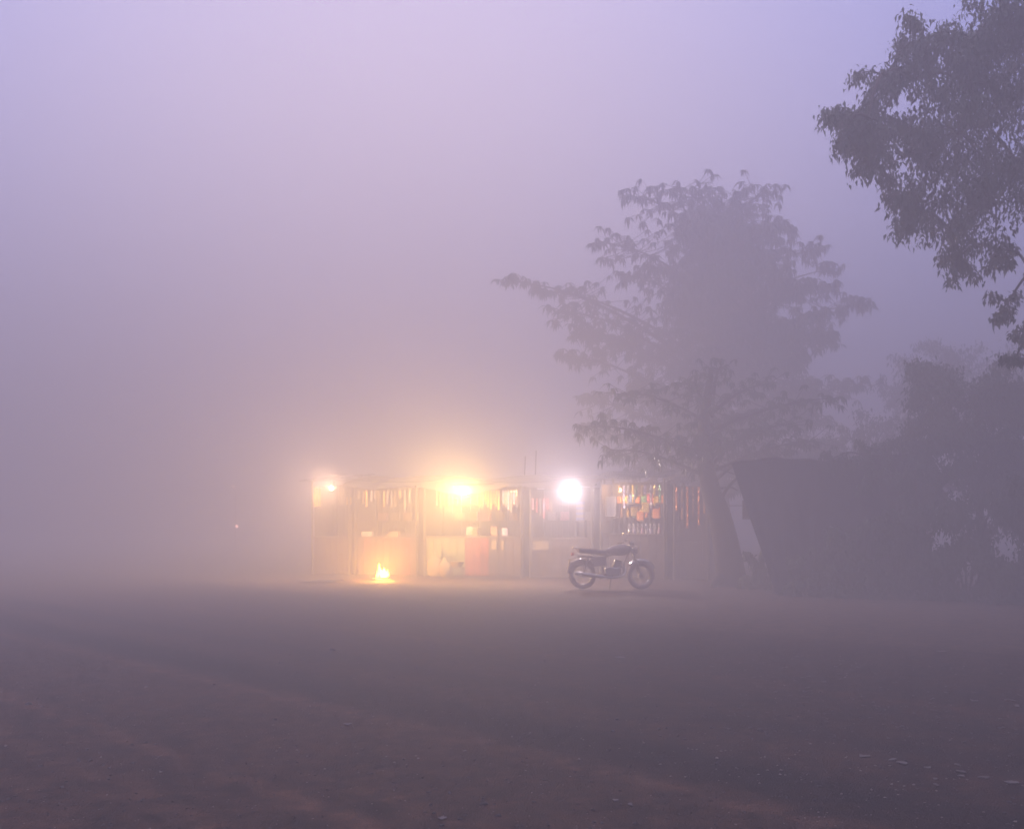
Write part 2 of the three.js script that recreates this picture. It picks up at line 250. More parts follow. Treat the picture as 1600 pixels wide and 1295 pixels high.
// the next tree of the roadside row stands behind the viewer
roundTree('roadside_tree', 'broad roadside tree standing behind the viewer, crown over the near road', 'tree', [-3.4, 5.2], 5.2, 0.36, [[0, 8, 0, 1.7], [-2.2, 7.4, 0.6, 1.5], [2.3, 7.5, 0.4, 1.5], [0.4, 7.2, -2.4, 1.6], [-2.4, 7.0, -2.4, 1.4], [2.6, 7.0, -2.2, 1.4], [0.2, 7.0, 2.4, 1.6], [-4.2, 6.6, -1.0, 1.4], [3.9, 6.4, 0.6, 1.4], [-1.4, 7.0, -4.6, 1.4], [1.4, 7.0, -4.4, 1.4], [-3.8, 6.6, -4.2, 1.3], [0.2, 7.0, -6.2, 1.3], [3.4, 6.6, -5.8, 1.4], [5.2, 6.4, -2.6, 1.4]], 2300, 1.5, M.leaf);
roundTree('roadside_tree', 'broad roadside tree outside the view at left, crown over the road', 'tree', [-10, -1.5], 5, 0.34, [[0, 7.4, 0, 1.7], [2.2, 7.0, 0.6, 1.5], [2.4, 6.6, 2.6, 1.5], [-1.8, 7, 0.4, 1.5], [-0.4, 6.8, -2.2, 1.6], [-2.4, 6.4, -2.2, 1.4], [-0.2, 6.8, 2.6, 1.6], [3.9, 6.6, 1.2, 1.4], [2.6, 6.4, -1.6, 1.4], [4.2, 6.6, 3.4, 1.4]], 2300, 1.5, M.leaf);
roundTree('roadside_tree', 'broad roadside tree just outside the view at right, crown over the road', 'tree', [10, -4.5], 5, 0.34, [[0, 7.6, 0, 1.7], [-2.2, 7.0, 0.6, 1.5], [-2.4, 6.6, 2.6, 1.5], [1.8, 7, 0.4, 1.5], [0.4, 6.8, -2.2, 1.6], [2.4, 6.4, -2.2, 1.4], [0.2, 6.8, 2.6, 1.6], [-3.9, 6.2, 1.2, 1.3], [0.2, 5.2, -3.4, 1.3], [2.2, 5.0, -4.4, 1.4], [-1.2, 5.4, -1.2, 1.3], [-4.5, 6.9, -0.2, 1.5], [-6.2, 7.2, -1.2, 1.5], [-4.2, 7.0, -3.2, 1.5], [-7.4, 7.3, 0.8, 1.4], [-2.2, 6.9, -2.8, 1.4], [-2.0, 6.6, -5.2, 1.4]], 2300, 1.5, M.leaf);
// trees and bushes standing in the fog at the right, [name, label, x, z, height, trunk radius, clumps, leaf size, material]
function roundTree(name, label, category, [x, z], trunkTo, r0, clumps, dens, scale, m) {
  const t = thing(name, label, category, [x, 0, z]);
  if (trunkTo) part('trunk', limbTube([V(0, -0.1, 0), V(0.1, trunkTo * 0.4, 0), V(-0.05, trunkTo * 0.75, 0), V(0, trunkTo, 0)], r0, r0 * 0.4, 9, 12), M.bark, t);
  for (const c of clumps) clump(t, rootOf(c, clumps, trunkTo), c, Math.round(c[3] * c[3] * dens), scale, m);
}
roundTree('hazy_tree', 'pale hazy tree farthest back above the shack roof at right', 'tree', [14.4, -37], 4.6, 0.2, [[-1.6, 6.3, 0, 1.0], [-0.6, 6.9, 0.4, 0.9], [0.3, 6.3, 0, 1.2], [-2.1, 5.6, 0.3, 0.7], [-1.1, 5.3, 0, 1.1], [0.9, 5.2, 0.2, 1.2], [1.9, 6.2, -0.3, 1.1], [-2.6, 5.9, 0, 0.4], [-1.9, 4.5, 0, 0.8], [0, 4.3, 0.3, 1.0]], 900, 2.0, M.leafPale);
roundTree('dark_bush_tree', 'dark rounded tree in the fog beside the right edge, below the overhanging leaves', 'tree', [9.6, -23.5], 2.4, 0.14, [[-0.9, 4.35, 0, 0.7], [-0.2, 4.0, 0.3, 0.9], [-1.1, 3.7, 0.2, 0.8], [0.5, 4.3, 0, 0.9], [1.2, 3.8, -0.2, 1.0], [-1.25, 2.95, 0.1, 0.6], [0.1, 3.1, 0.2, 1.0], [1.0, 2.8, 0.2, 0.9], [-0.7, 2.4, 0.1, 0.8], [0.5, 2.0, 0.4, 0.9]], 3800, 1.6, M.leaf);
roundTree('low_tree', 'low pale tree showing over the shack roof beside the tall tree', 'tree', [9.6, -31], 2.6, 0.12, [[-1.2, 3.6, 0, 0.5], [-0.5, 3.7, 0.2, 0.7], [0.3, 4.0, 0, 0.8], [1.1, 3.6, 0.2, 0.8], [-0.1, 3.0, 0.2, 0.8], [1.0, 2.8, 0, 0.8]], 1000, 1.7, M.leafPale);
for (const [x, z, s, label] of [[8.55, -21.6, 1.05, 'dark leafy bush just right of the tarpaulin shack'], [9.7, -20.8, 1.15, 'dark bush by the right edge below the rounded tree'], [10.9, -20.4, 1.1, 'dark bush cut by the right edge of the view'], [5.4, -25.2, 0.46, 'low dark bush in the pale gap beside the near tree'], [5.85, -22.9, 0.5, 'small dark bush at the left foot of the tarpaulin shack'], [6.7, -22.5, 0.8, 'dark bush before the middle of the tarpaulin shack'], [7.5, -22.2, 0.95, 'dark bush before the right end of the tarpaulin shack']])
  roundTree('bush', label, 'bush', [x, z], 0, 0.05, [[-0.5 * s, 0.5 * s, 0, 0.6 * s], [0.4 * s, 0.55 * s, 0.2, 0.65 * s], [0, 1.15 * s, 0, 0.7 * s], [-0.4 * s, 1.6 * s, 0.1, 0.5 * s], [0.45 * s, 1.65 * s, -0.1, 0.5 * s]], 3600, 1.5, M.leaf);

// ---------------------------------------------------------------- stalls
function planks(parent, name, w, h, y0, z, n, mats, vertical = true) {
  for (let i = 0; i < n; i++) {
    const m = Array.isArray(mats) ? mats[i % mats.length] : mats;
    if (vertical) { const pw = w / n; part(name, box(pw - 0.008, h + rr(-0.015, 0.015), 0.022, -w / 2 + pw * (i + 0.5), y0 + h / 2, z + rr(-0.004, 0.004), 0.003), m, parent); }
    else { const ph = h / n; part(name, box(w, ph - 0.008, 0.022, 0, y0 + ph * (i + 0.5), z + rr(-0.004, 0.004), 0.003), m, parent); }
  }
}
function sheet(w, d, f, nx = 40, nz = 12, thick = 0.012) {         // a draped cloth with thickness; f(u, v) gives height over the plane
  const top = new THREE.PlaneGeometry(w, d, nx, nz).rotateX(-Math.PI / 2), p = top.attributes.position;
  for (let i = 0; i < p.count; i++) p.setY(i, f(p.getX(i) / w + 0.5, p.getZ(i) / d + 0.5));
  top.computeVertexNormals();
  const low = top.clone().translate(0, -thick, 0); low.index.array.reverse(); low.computeVertexNormals();
  return merge([top, low]);
}
function corrugated(w, d, pitch = 0.076) { const n = Math.round(w / pitch) * 4; return sheet(w, d, (u) => 0.009 * Math.sin((u * w / pitch) * 6.283), n, 1, 0.004); }
// local axes: x along the row, +z to the road
function stall(label, x0, x1, o) {
  const xc = (x0 + x1) / 2, w = (x1 - x0) / Math.cos(TURN) - 0.08, dep = o.depth ?? 1.3, H = o.height, t = thing('market_stall', label, 'market stall', [xc, 0, ROW(xc) - 0], TURN);
  const cz = -0.1;
  for (const [px, pz, h] of [[-w / 2 + 0.04, 0.06, H], [w / 2 - 0.04, 0.06, H], [-w / 2 + 0.04, -dep, H + 0.25], [w / 2 - 0.04, -dep, H + 0.25]]) part('post', rod(V(px, 0, pz), V(px + rr(-0.02, 0.02), h, pz), 0.035, 0.03), M.bamboo, t);
  planks(t, 'counter_plank', w - 0.1, o.counter - 0.06, 0.04, cz + 0.08, o.nplank ?? 9, o.front ?? M.woodBrown, o.vertical ?? true);
  part('counter_top', box(w - 0.06, 0.04, 0.62, 0, o.counter, cz - 0.18, 0.006), M.woodGrey, t);
  planks(t, 'back_plank', w - 0.1, H - 0.1, 0.05, -dep - 0.02, 10, o.back ?? M.woodDark);
  for (const s of [-1, 1]) { const side = part('side_wall', box(0.018, H - 0.15, dep - 0.15, s * (w / 2 - 0.02), (H - 0.15) / 2 + 0.03, -dep / 2 - 0.02), o.side ?? M.woodDark, t); }
  for (const sy of o.shelves ?? [1.5, 1.95]) part('shelf', box(w - 0.14, 0.025, 0.3, 0, sy, -dep + 0.17, 0.004), M.woodGrey, t);
  const over = o.over ?? 0.55;
  if (o.roof === 'tin') { const r = part('roof', corrugated(w + 0.25, dep + over + 0.1), M.tin, t); r.position.set(0, H + 0.12, -dep / 2 + over / 2); r.rotation.x = 0.13; }
  else {
    const sag = o.sag ?? 0.1;
    const r = part('roof', sheet(w + 0.3, dep + over + 0.1, (u, v) => -sag * Math.pow(Math.max(0, Math.sin(Math.PI * u)), 1.5) * (0.4 + 0.6 * v) + 0.012 * Math.sin(u * 40 + v * 5) * v - 0.1 * Math.pow(v, 8) + 0.02 * Math.sin(u * 9 + 1)), o.tarp ?? M.tarpTan, t); r.position.set(0, H + 0.16, -dep / 2 + over / 2); r.rotation.x = 0.12;
    part('ridge_pole', rod(V(-w / 2 - 0.1, H - 0.03, 0.06), V(w / 2 + 0.1, H - 0.01, 0.06), 0.025), M.bamboo, t);
  }
  part('rail', rod(V(-w / 2 + 0.05, H - 0.14, 0.02), V(w / 2 - 0.05, H - 0.14, 0.02), 0.012), M.iron, t);
  const local = (x, y, z) => { const v = V(x, y, z).applyAxisAngle(V(0, 1, 0), TURN); return [xc + v.x, v.y, ROW(xc) + v.z]; };
  return { t, w, H, dep, local, counter: o.counter };
}
const SA = stall('small leftmost stall with a thin tin roof and one warm bulb', -5.62, -4.41, { height: 2.6, counter: 1.05, roof: 'tin', nplank: 6, front: M.woodBrown });
const SB = stall('dim stall without a lamp between the leftmost stall and the tarpaulin stall', -4.36, -2.51, { height: 2.5, counter: 1.05, roof: 'tarp', sag: 0.06, nplank: 9, front: [M.woodBrown, M.paintRed, M.woodBrown], tarp: M.tarpTan });
const SC = stall('wide middle stall with sagging tarpaulin roof and yellow bulb', -2.42, 0.33, { height: 2.5, counter: 1.08, roof: 'tarp', sag: 0.22, nplank: 12, front: [M.paintGreen, M.paintGreen, M.paintGreen, M.paintGreen, M.paintGreen, M.paintRed, M.paintRed, M.paintRed, M.woodBrown, M.woodBrown, M.woodBrown, M.woodBrown], tarp: M.tarpTan });
const SE = stall('stall with the white bulb and a cream board on its front', 0.42, 2.14, { height: 2.45, counter: 1.05, roof: 'tarp', sag: 0.04, nplank: 8, front: [M.woodDark, M.woodBrown], tarp: M.tarpTan });
const SD = stall('rightmost stall crowded with lit packets, bottles and jars', 2.22, 3.95, { height: 2.58, counter: 1.16, roof: 'tin', nplank: 8, front: [M.woodDark, M.woodBrown], shelves: [1.58, 1.95, 2.25] });

// ---------------------------------------------------------------- lamps
function lamp(label, S, x, y, z, color, power, glow, cord, beam = 0) {
  const [X, Y, Z] = S.local(x, y, z), t = thing('hanging_lamp', label, 'lamp', [X, Y, Z]);
  part('cord', rod(V(0, 0.1, 0), V(0, cord, 0), 0.005, 0.005, 5), M.rubber, t);
  part('socket', new THREE.LatheGeometry([[0.012, 0.12], [0.022, 0.11], [0.024, 0.055], [0.02, 0.05]].map(([a, b]) => new THREE.Vector2(a, b)), 14), M.plastic, t);
  part('bulb', new THREE.LatheGeometry([[0.001, -0.05], [0.025, -0.043], [0.042, -0.02], [0.044, 0.0], [0.034, 0.03], [0.018, 0.055], [0.018, 0.06]].map(([a, b]) => new THREE.Vector2(a, b)), 18), new THREE.MeshStandardMaterial({ color: 0xffffff, emissive: new THREE.Color().setRGB(...color), emissiveIntensity: glow }), t);
  const l = new THREE.PointLight(new THREE.Color().setRGB(...color), power); l.castShadow = true; l.shadow.radius = 2; t.add(l); l.name = 'lamp_light';
  if (beam) {                                        // a dish behind the bulb throws most of its light to the road
    const dish = part('reflector', new THREE.LatheGeometry([[0.02, -0.07], [0.04, -0.065], [0.056, -0.05], [0.062, -0.03]].map(([a, b]) => new THREE.Vector2(a, b)), 24).rotateX(Math.PI / 2).translate(0, 0.01, -0.02), M.tin, t); dish.rotation.y = TURN;
    const s = new THREE.SpotLight(l.color, beam, 0, 1.56, 1, 2); s.castShadow = true; s.shadow.radius = 2; s.position.set(0, 0, 0.02); s.target.position.set(Math.sin(TURN), 0.02, Math.cos(TURN)); s.name = 'lamp_beam'; t.add(s, s.target);
  }
}
lamp('warm bulb hanging in the small leftmost stall', SA, 0.41, 2.38, 0.85, [1, 0.64, 0.36], 30, 26, 0.2, 100);
lamp('bright yellow bulb hanging under the sagging tarpaulin', SC, 0.11, 2.24, 0.95, [1, 0.62, 0.2], 72, 60, 0.28, 400);
lamp('bright white bulb hanging at the stall with the cream board', SE, 0.57, 2.26, 0.95, [1, 0.84, 0.86], 32, 60, 0.22, 140);
lamp('small warm bulb among the packets of the rightmost stall', SD, -0.42, 2.3, -0.35, [1, 0.62, 0.28], 10, 20, 0.25);

// ---------------------------------------------------------------- goods in the stalls
const foil = (c, r = 0.35) => mat(c, r, { metalness: 0.15 });
const G = { yellow: foil([0.75, 0.5, 0.08]), gold: foil([0.6, 0.4, 0.1]), white: foil([0.36, 0.34, 0.35]), lilac: foil([0.5, 0.45, 0.68]), red: foil([0.55, 0.07, 0.06]), orange: foil([0.75, 0.26, 0.05]), green: foil([0.12, 0.32, 0.12]), blue: foil([0.15, 0.25, 0.6]), pink: foil([0.65, 0.3, 0.36]), brown: foil([0.3, 0.16, 0.08], 0.6), cream: mat([0.24, 0.19, 0.115], 0.85) };
function place(o, S, x, y, z, turn = 0) { const [X, Y, Z] = S.local(x, y, z); o.position.set(X, Y, Z); o.rotation.y = TURN + turn; return o; }
const stripShapes = {};
function stripShape(n) {
  if (stripShapes[n]) return stripShapes[n];
  const list = [];
  for (let k = 0; k < n; k++) list.push(new RoundedBoxGeometry(0.055, 0.07, 0.016, 2, 0.007).rotateY(rr(-0.5, 0.5)).rotateZ(rr(-0.08, 0.08)).translate(rr(-0.004, 0.004), -0.045 - k * 0.074, rr(-0.006, 0.006)));
  list.push(rod(V(0, 0, 0), V(0, -0.02, 0), 0.003, 0.003, 4));
  return (stripShapes[n] = merge(list));
}
function strip(S, x, y, z, n, m, label, group) { const o = part(numbered('sachet_strip'), stripShape(n), m, scene); place(o, S, x, y, z, rr(-0.3, 0.3)); return tag(o, label, 'sachet strip', group); }
for (const x of [-0.5, -0.43, -0.35]) strip(SA, x, 2.43, 0.03, 7, G.yellow, 'yellow sachet strip hanging at the left post of the leftmost stall', 'yellow strips at the left of the leftmost stall');
for (const x of [0.3, 0.38]) strip(SA, x, 2.43, 0.03, 6, G.cream, 'cream sachet strip hanging at the right of the bulb in the leftmost stall', 'cream strips at the right of the leftmost stall');
for (let i = 0; i < 13; i++) strip(SB, -0.82 + i * 0.125 + rr(-0.03, 0.03), 2.34, 0.03, 3 + Math.floor(rnd() * 5), [G.white, G.cream, G.gold, G.white][i % 4], 'pale sachet strip in the row hanging in the dim stall without a lamp', 'strips in the dim stall');
for (let i = 0; i < 9; i++) strip(SC, 0.12 + i * 0.078 + rr(-0.01, 0.01), 2.32, 0.02, 5 + (i % 3), i % 4 === 2 ? G.gold : G.yellow, 'yellow sachet strip in the row right of the yellow bulb', 'yellow strips right of the yellow bulb');
for (let i = 0; i < 6; i++) strip(SC, 0.86 + i * 0.075, 2.32, 0.02, 5 + (i % 4), i % 2 ? G.white : G.lilac, 'white or lilac sachet strip at the right end of the tarpaulin stall', 'white and lilac strips in the tarpaulin stall');
for (let i = 0; i < 5; i++) strip(SC, -1.02 + i * 0.11, 2.3, 0.02, 5 + (i % 2), G.orange, 'orange sachet strip hanging left of the yellow bulb', 'orange strips left of the yellow bulb');
for (let i = 0; i < 6; i++) strip(SE, -0.78 + i * 0.1, 2.1, -0.05, 4 + (i % 4), [G.pink, G.red, G.cream][i % 3], ['pink', 'red', 'cream'][i % 3] + ' sachet strip hanging left of the white bulb, ' + (i < 3 ? 'farther from it' : 'nearer to it'), 'strips left of the white bulb');
for (let i = 0; i < 10; i++) strip(SD, -0.35 + i * 0.115 + rr(-0.02, 0.02), 2.42, 0.02, 3 + (i * 5) % 6, [G.gold, G.lilac, G.white, G.yellow, G.green][i % 5], 'small sachet strip in the crowded row under the roof of the rightmost stall', 'strips in the rightmost stall');
// packets, boxes and bottles on the shelves
const packShape = [0, 1, 2].map((k) => { const g = new RoundedBoxGeometry(0.13 + 0.03 * k, 0.19 + 0.03 * k, 0.07, 3, 0.03), p = g.attributes.position; for (let i = 0; i < p.count; i++) { const y = p.getY(i) / 0.1; p.setZ(i, p.getZ(i) * (1 - 0.55 * y * y * y * y)); } g.computeVertexNormals(); return g.translate(0, 0.095 + 0.015 * k, 0); });
const bottleShape = new THREE.LatheGeometry([[0.001, 0], [0.036, 0], [0.038, 0.02], [0.038, 0.15], [0.03, 0.185], [0.014, 0.215], [0.013, 0.24]].map(([a, b]) => new THREE.Vector2(a, b)), 16), capShape = new THREE.CylinderGeometry(0.016, 0.016, 0.025, 12).translate(0, 0.25, 0);
function packet(S, x, y, z, k, m, label, group) { const o = part(numbered('packet'), packShape[k], m, scene); place(o, S, x, y, z, rr(-0.25, 0.25)); return tag(o, label, 'packet', group); }
function bottle(S, x, y, z, m, label, group) { const o = thing('bottle', label, 'bottle', [0, 0, 0], 0, group); part('bottle_body', bottleShape, m, o); part('cap', capShape, G.red, o); return place(o, S, x, y, z); }
function carton(S, x, y, z, w, h, m, label, group) { const o = part(numbered('carton'), box(w, h, 0.16, 0, h / 2, 0, 0.006), m, scene); place(o, S, x, y, z, rr(-0.1, 0.1)); return tag(o, label, 'carton', group); }
for (let i = 0; i < 8; i++) packet(SD, -0.6 + i * 0.165, 1.95 + 0.013, -1.12, i % 3, [G.orange, G.yellow, G.blue, G.orange, G.green, G.red, G.yellow, G.orange][i], 'bright packet on the middle shelf of the rightmost stall', 'packets on the middle shelf of the rightmost stall');
for (let i = 0; i < 7; i++) bottle(SD, -0.55 + i * 0.17, 1.58 + 0.013, -1.12, [G.brown, G.gold, G.green, G.gold, G.orange, G.brown, G.gold][i], 'bottle on the lowest shelf of the rightmost stall', 'bottles on the lowest shelf of the rightmost stall');
for (const [x, y, m, l] of [[0.17, 1.5, G.orange, 'large orange packet hanging in the middle of the rightmost stall'], [0.3, 1.72, G.yellow, 'large yellow packet hanging above the orange one in the rightmost stall'], [0.58, 1.56, G.orange, 'orange packet hanging by the right post of the rightmost stall'], [0.02, 1.62, G.gold, 'gold packet hanging left of the orange ones in the rightmost stall']]) packet(SD, x, y, -0.12, 2, m, l);
for (let i = 0; i < 6; i++) packet(SC, -0.9 + i * 0.36, 1.95 + 0.013, -1.12, i % 3, [G.yellow, G.cream, G.red, G.white, G.gold, G.cream][i], 'packet on the upper shelf of the tarpaulin stall', 'packets on the upper shelf of the tarpaulin stall');
for (let i = 0; i < 5; i++) carton(SC, -0.8 + i * 0.4, 1.5 + 0.013, -1.12, 0.24, 0.2 + 0.04 * (i % 2), [G.cream, G.brown, G.red, G.cream, G.brown][i], 'carton on the lower shelf of the tarpaulin stall', 'cartons on the lower shelf of the tarpaulin stall');
for (let i = 0; i < 4; i++) carton(SE, -0.55 + i * 0.34, 1.5 + 0.013, -1.12, 0.22, 0.24, [G.white, G.pink, G.cream, G.white][i], 'carton on the lower shelf behind the white bulb', 'cartons behind the white bulb');
for (let i = 0; i < 4; i++) carton(SB, -0.6 + i * 0.38, 1.5 + 0.013, -1.12, 0.25, 0.22, [G.brown, G.cream, G.brown, G.white][i], 'carton on the lower shelf of the dim stall', 'cartons in the dim stall');
for (let i = 0; i < 3; i++) packet(SA, -0.28 + i * 0.26, 1.95 + 0.013, -1.12, i, [G.cream, G.yellow, G.white][i], 'packet on the shelf behind the leftmost bulb', 'packets in the leftmost stall');
for (let i = 0; i < 7; i++) carton(SE, 0.42, 1.52 + i * 0.07, -0.35, 0.2, 0.064, i % 2 ? G.white : G.blue, 'flat ' + (i % 2 ? 'white' : 'blue') + ' carton, ' + ['lowest', 'second', 'third', 'middle', 'fifth', 'sixth', 'topmost'][i] + ' of the pile right of the white bulb', 'pile of flat cartons right of the white bulb');
{ // the ledge that carries the pile
  const o = part(numbered('wooden_crate'), merge([box(0.3, 0.03, 0.26, 0, 0.44, 0), box(0.03, 0.43, 0.26, -0.13, 0.215, 0), box(0.03, 0.43, 0.26, 0.13, 0.215, 0), box(0.3, 0.03, 0.26, 0, 0.015, 0)]), M.woodGrey, scene); place(o, SE, 0.42, 1.05 + 0.021, -0.35); tag(o, 'upended wooden crate under the pile of flat cartons', 'crate');
}
{ // white framed case at the left of the rightmost stall
  const t = thing('display_case', 'small white framed display case at the left of the rightmost stall', 'display case'); place(t, SD, -0.62, 1.62, -0.12);
  for (const x of [-0.12, 0.12]) part('frame_post', box(0.02, 0.5, 0.02, x, 0.25, 0, 0.003), M.plastic, t);
  for (const y of [0.01, 0.25, 0.49]) part('frame_rail', box(0.22, 0.02, 0.02, 0, y, 0, 0.003), M.plastic, t);
  part('back_panel', box(0.24, 0.5, 0.012, 0, 0.25, -0.14), G.white, t);
  part('bracket', box(0.03, 0.03, 0.9, 0, -0.02, -0.45), M.woodGrey, t);
}
const jarGlass = new THREE.MeshPhysicalMaterial({ color: new THREE.Color().setRGB(0.86, 0.86, 0.9), roughness: 0.12, transmission: 0.8, thickness: 0 });
for (let i = 0; i < 8; i++) {
  const t = thing('sweet_jar', 'clear jar of sweets in the row at the right of the rightmost counter', 'jar', [0, 0, 0], 0, 'jars on the rightmost counter');
  part('jar_body', new THREE.LatheGeometry([[0.001, 0], [0.043, 0], [0.048, 0.012], [0.048, 0.17], [0.04, 0.2], [0.036, 0.21]].map(([a, b]) => new THREE.Vector2(a, b)), 18), jarGlass, t);
  part('sweets', new THREE.CylinderGeometry(0.043, 0.041, 0.1 + 0.012 * (i % 4), 14).translate(0, 0.06 + 0.006 * (i % 4), 0), [G.white, G.lilac, G.cream, G.pink][i % 4], t);
  part('lid', new THREE.CylinderGeometry(0.04, 0.042, 0.035, 18).translate(0, 0.228, 0), G.white, t);
  place(t, SD, -0.08 + i * 0.108, 1.16 + 0.021, -0.02);
}
{ const o = part(numbered('notice_board'), box(0.44, 0.24, 0.014, 0, 0, 0, 0.003), G.cream, scene); place(o, SE, -0.55, 0.86, 0.03); tag(o, 'blank cream board fixed to the stall front below the white bulb', 'board'); }
for (const [x, w, l] of [[0.62, 0.13, 'wider cream box on the stall front, under the white and lilac strips'], [0.86, 0.08, 'narrow cream box on the stall front, right of the wider one under white strips']]) { const o = part(numbered('tin_box'), box(w, 0.24, 0.06, 0, 0, 0, 0.008), G.cream, scene); place(o, SC, x, 0.86, 0.04); tag(o, l, 'box'); }
for (const [x, k, m, l] of [[-0.1, 2, G.white, 'white packet lying on the counter below the yellow bulb'], [0.05, 1, G.cream, 'cream packet on the counter just right of the white one'], [0.6, 2, G.brown, 'brown packet on the counter below the yellow strips'], [0.9, 1, G.lilac, 'lilac packet at the right of the tarpaulin stall counter']]) packet(SC, x, 1.08 + 0.021, 0.0, k, m, l);
for (const [x, m, l] of [[-0.6, G.white, 'white carton on the counter of the dim stall'], [0.2, G.cream, 'cream carton on the counter of the dim stall, right of the white one']]) carton(SB, x, 1.05 + 0.021, -0.08, 0.3, 0.14, m, l);
// what stands on the ground before the stalls
{ const o = single('basin', new THREE.LatheGeometry([[0.001, 0.0], [0.12, 0], [0.19, 0.13], [0.205, 0.14], [0.2, 0.15], [0.185, 0.14], [0.118, 0.012], [0.001, 0.012]].map(([a, b]) => new THREE.Vector2(a, b)), 28), G.cream, 'pale round basin on the ground before the green stall front', 'basin', [-1.44, 0.3, -30.0]);
  single('stool', [box(0.36, 0.03, 0.3, 0, 0.285, 0, 0.006), box(0.04, 0.27, 0.04, -0.14, 0.135, -0.11), box(0.04, 0.27, 0.04, 0.14, 0.135, -0.11), box(0.04, 0.27, 0.04, -0.14, 0.135, 0.11), box(0.04, 0.27, 0.04, 0.14, 0.135, 0.11)], M.woodGrey, 'low wooden stool under the pale basin', 'stool', [-1.44, 0, -30.0], 0.2); }
for (const [x, s, l] of [[-2.05, 1, 'plump pale sack leaning before the green stall front'], [-1.8, 0.8, 'smaller pale sack right of the plump one']]) {
  const g = new THREE.SphereGeometry(0.24 * s, 20, 14), p = g.attributes.position;
  for (let i = 0; i < p.count; i++) { const y = p.getY(i) / (0.24 * s), k = y > 0.75 ? 0.55 : 1, n = 1 + 0.08 * Math.sin(p.getX(i) * 40) * Math.cos(p.getZ(i) * 33 + y * 4); p.setXYZ(i, p.getX(i) * k * n, (y + 0.92) * 0.3 * s * (y < -0.92 ? 0 : 1) + (y > 0.75 ? 0.1 * s * (y - 0.75) * 4 : 0), p.getZ(i) * k * n * 0.9); }
  g.computeVertexNormals(); single('sack', g, mat([0.22, 0.18, 0.12], 0.95, { bumpMap: clothT, bumpScale: 0.004 }), l, 'sack', [x, 0, ROW(x) + 0.35], rr(0, 3));
}
for (const [x, z, a, l, len] of [[-4.55, -28.5, 0.12, 'upper of two pale boards lying on the ground left of the fire', 0.75], [-4.7, -27.9, 0.03, 'lower of two pale boards lying on the ground left of the fire', 0.9]]) single('loose_board', box(len, 0.03, 0.16, 0, 0.032, 0, 0.005), M.woodGrey, l, 'board', [x, 0, z], a);
single('power_cable', [[-5.0, 2.72, -31.4, -1.3, 2.62, -29.75], [-1.3, 2.62, -29.75, 1.6, 2.6, -28.75], [1.6, 2.6, -28.75, 4.0, 2.75, -28.4]].map(([a, b, c, d, e, f]) => tube([V(a, b, c), V((a * 2 + d) / 3, (b * 2 + e) / 3 - 0.12, (c * 2 + f) / 3), V((a + d * 2) / 3, (b + e * 2) / 3 - 0.12, (c + f * 2) / 3), V(d, e, f)], 0.008, 5, 16)), mat([0.03, 0.03, 0.03], 0.8), 'thin sagging power cable running along the stall fronts from bulb to bulb', 'cable', [0, 0, 0]);
for (const [x, h, l] of [[0.3, 3.3, 'thin bamboo pole rising above the roofs, left of a pair'], [0.6, 3.45, 'thin bamboo pole rising above the roofs, right of a pair']]) single('bamboo_pole', limbTube([V(0, 0, 0), V(0.02, h * 0.5, 0), V(0.07, h, 0)], 0.03, 0.014, 8, 10), M.bamboo, l, 'pole', [x, 0, ROW(x) - 1.75]);
// a closed kiosk with garlands on its front, between the rightmost stall and the leaning trunk
const SK = stall('dark closed kiosk with shutters, between the rightmost stall and the leaning trunk', 4.02, 4.98, { height: 2.45, counter: 0.95, roof: 'tin', nplank: 6, front: M.woodDark, over: 0.3 });
planks(SK.t, 'shutter_plank', SK.w - 0.12, 1.38, 1.0, 0.0, 7, M.woodDark);
for (let i = 0; i < 6; i++) { const o = part(numbered('garland'), stripShape(8 + (i * 3) % 7).clone(), i % 2 ? G.brown : G.orange, scene); place(o, SK, -0.36 + i * 0.14, 2.36, 0.08); tag(o, 'dull ' + (i % 2 ? 'brown' : 'orange') + ' garland hanging on the front of the dark closed kiosk', 'garland', 'garlands on the closed kiosk'); }

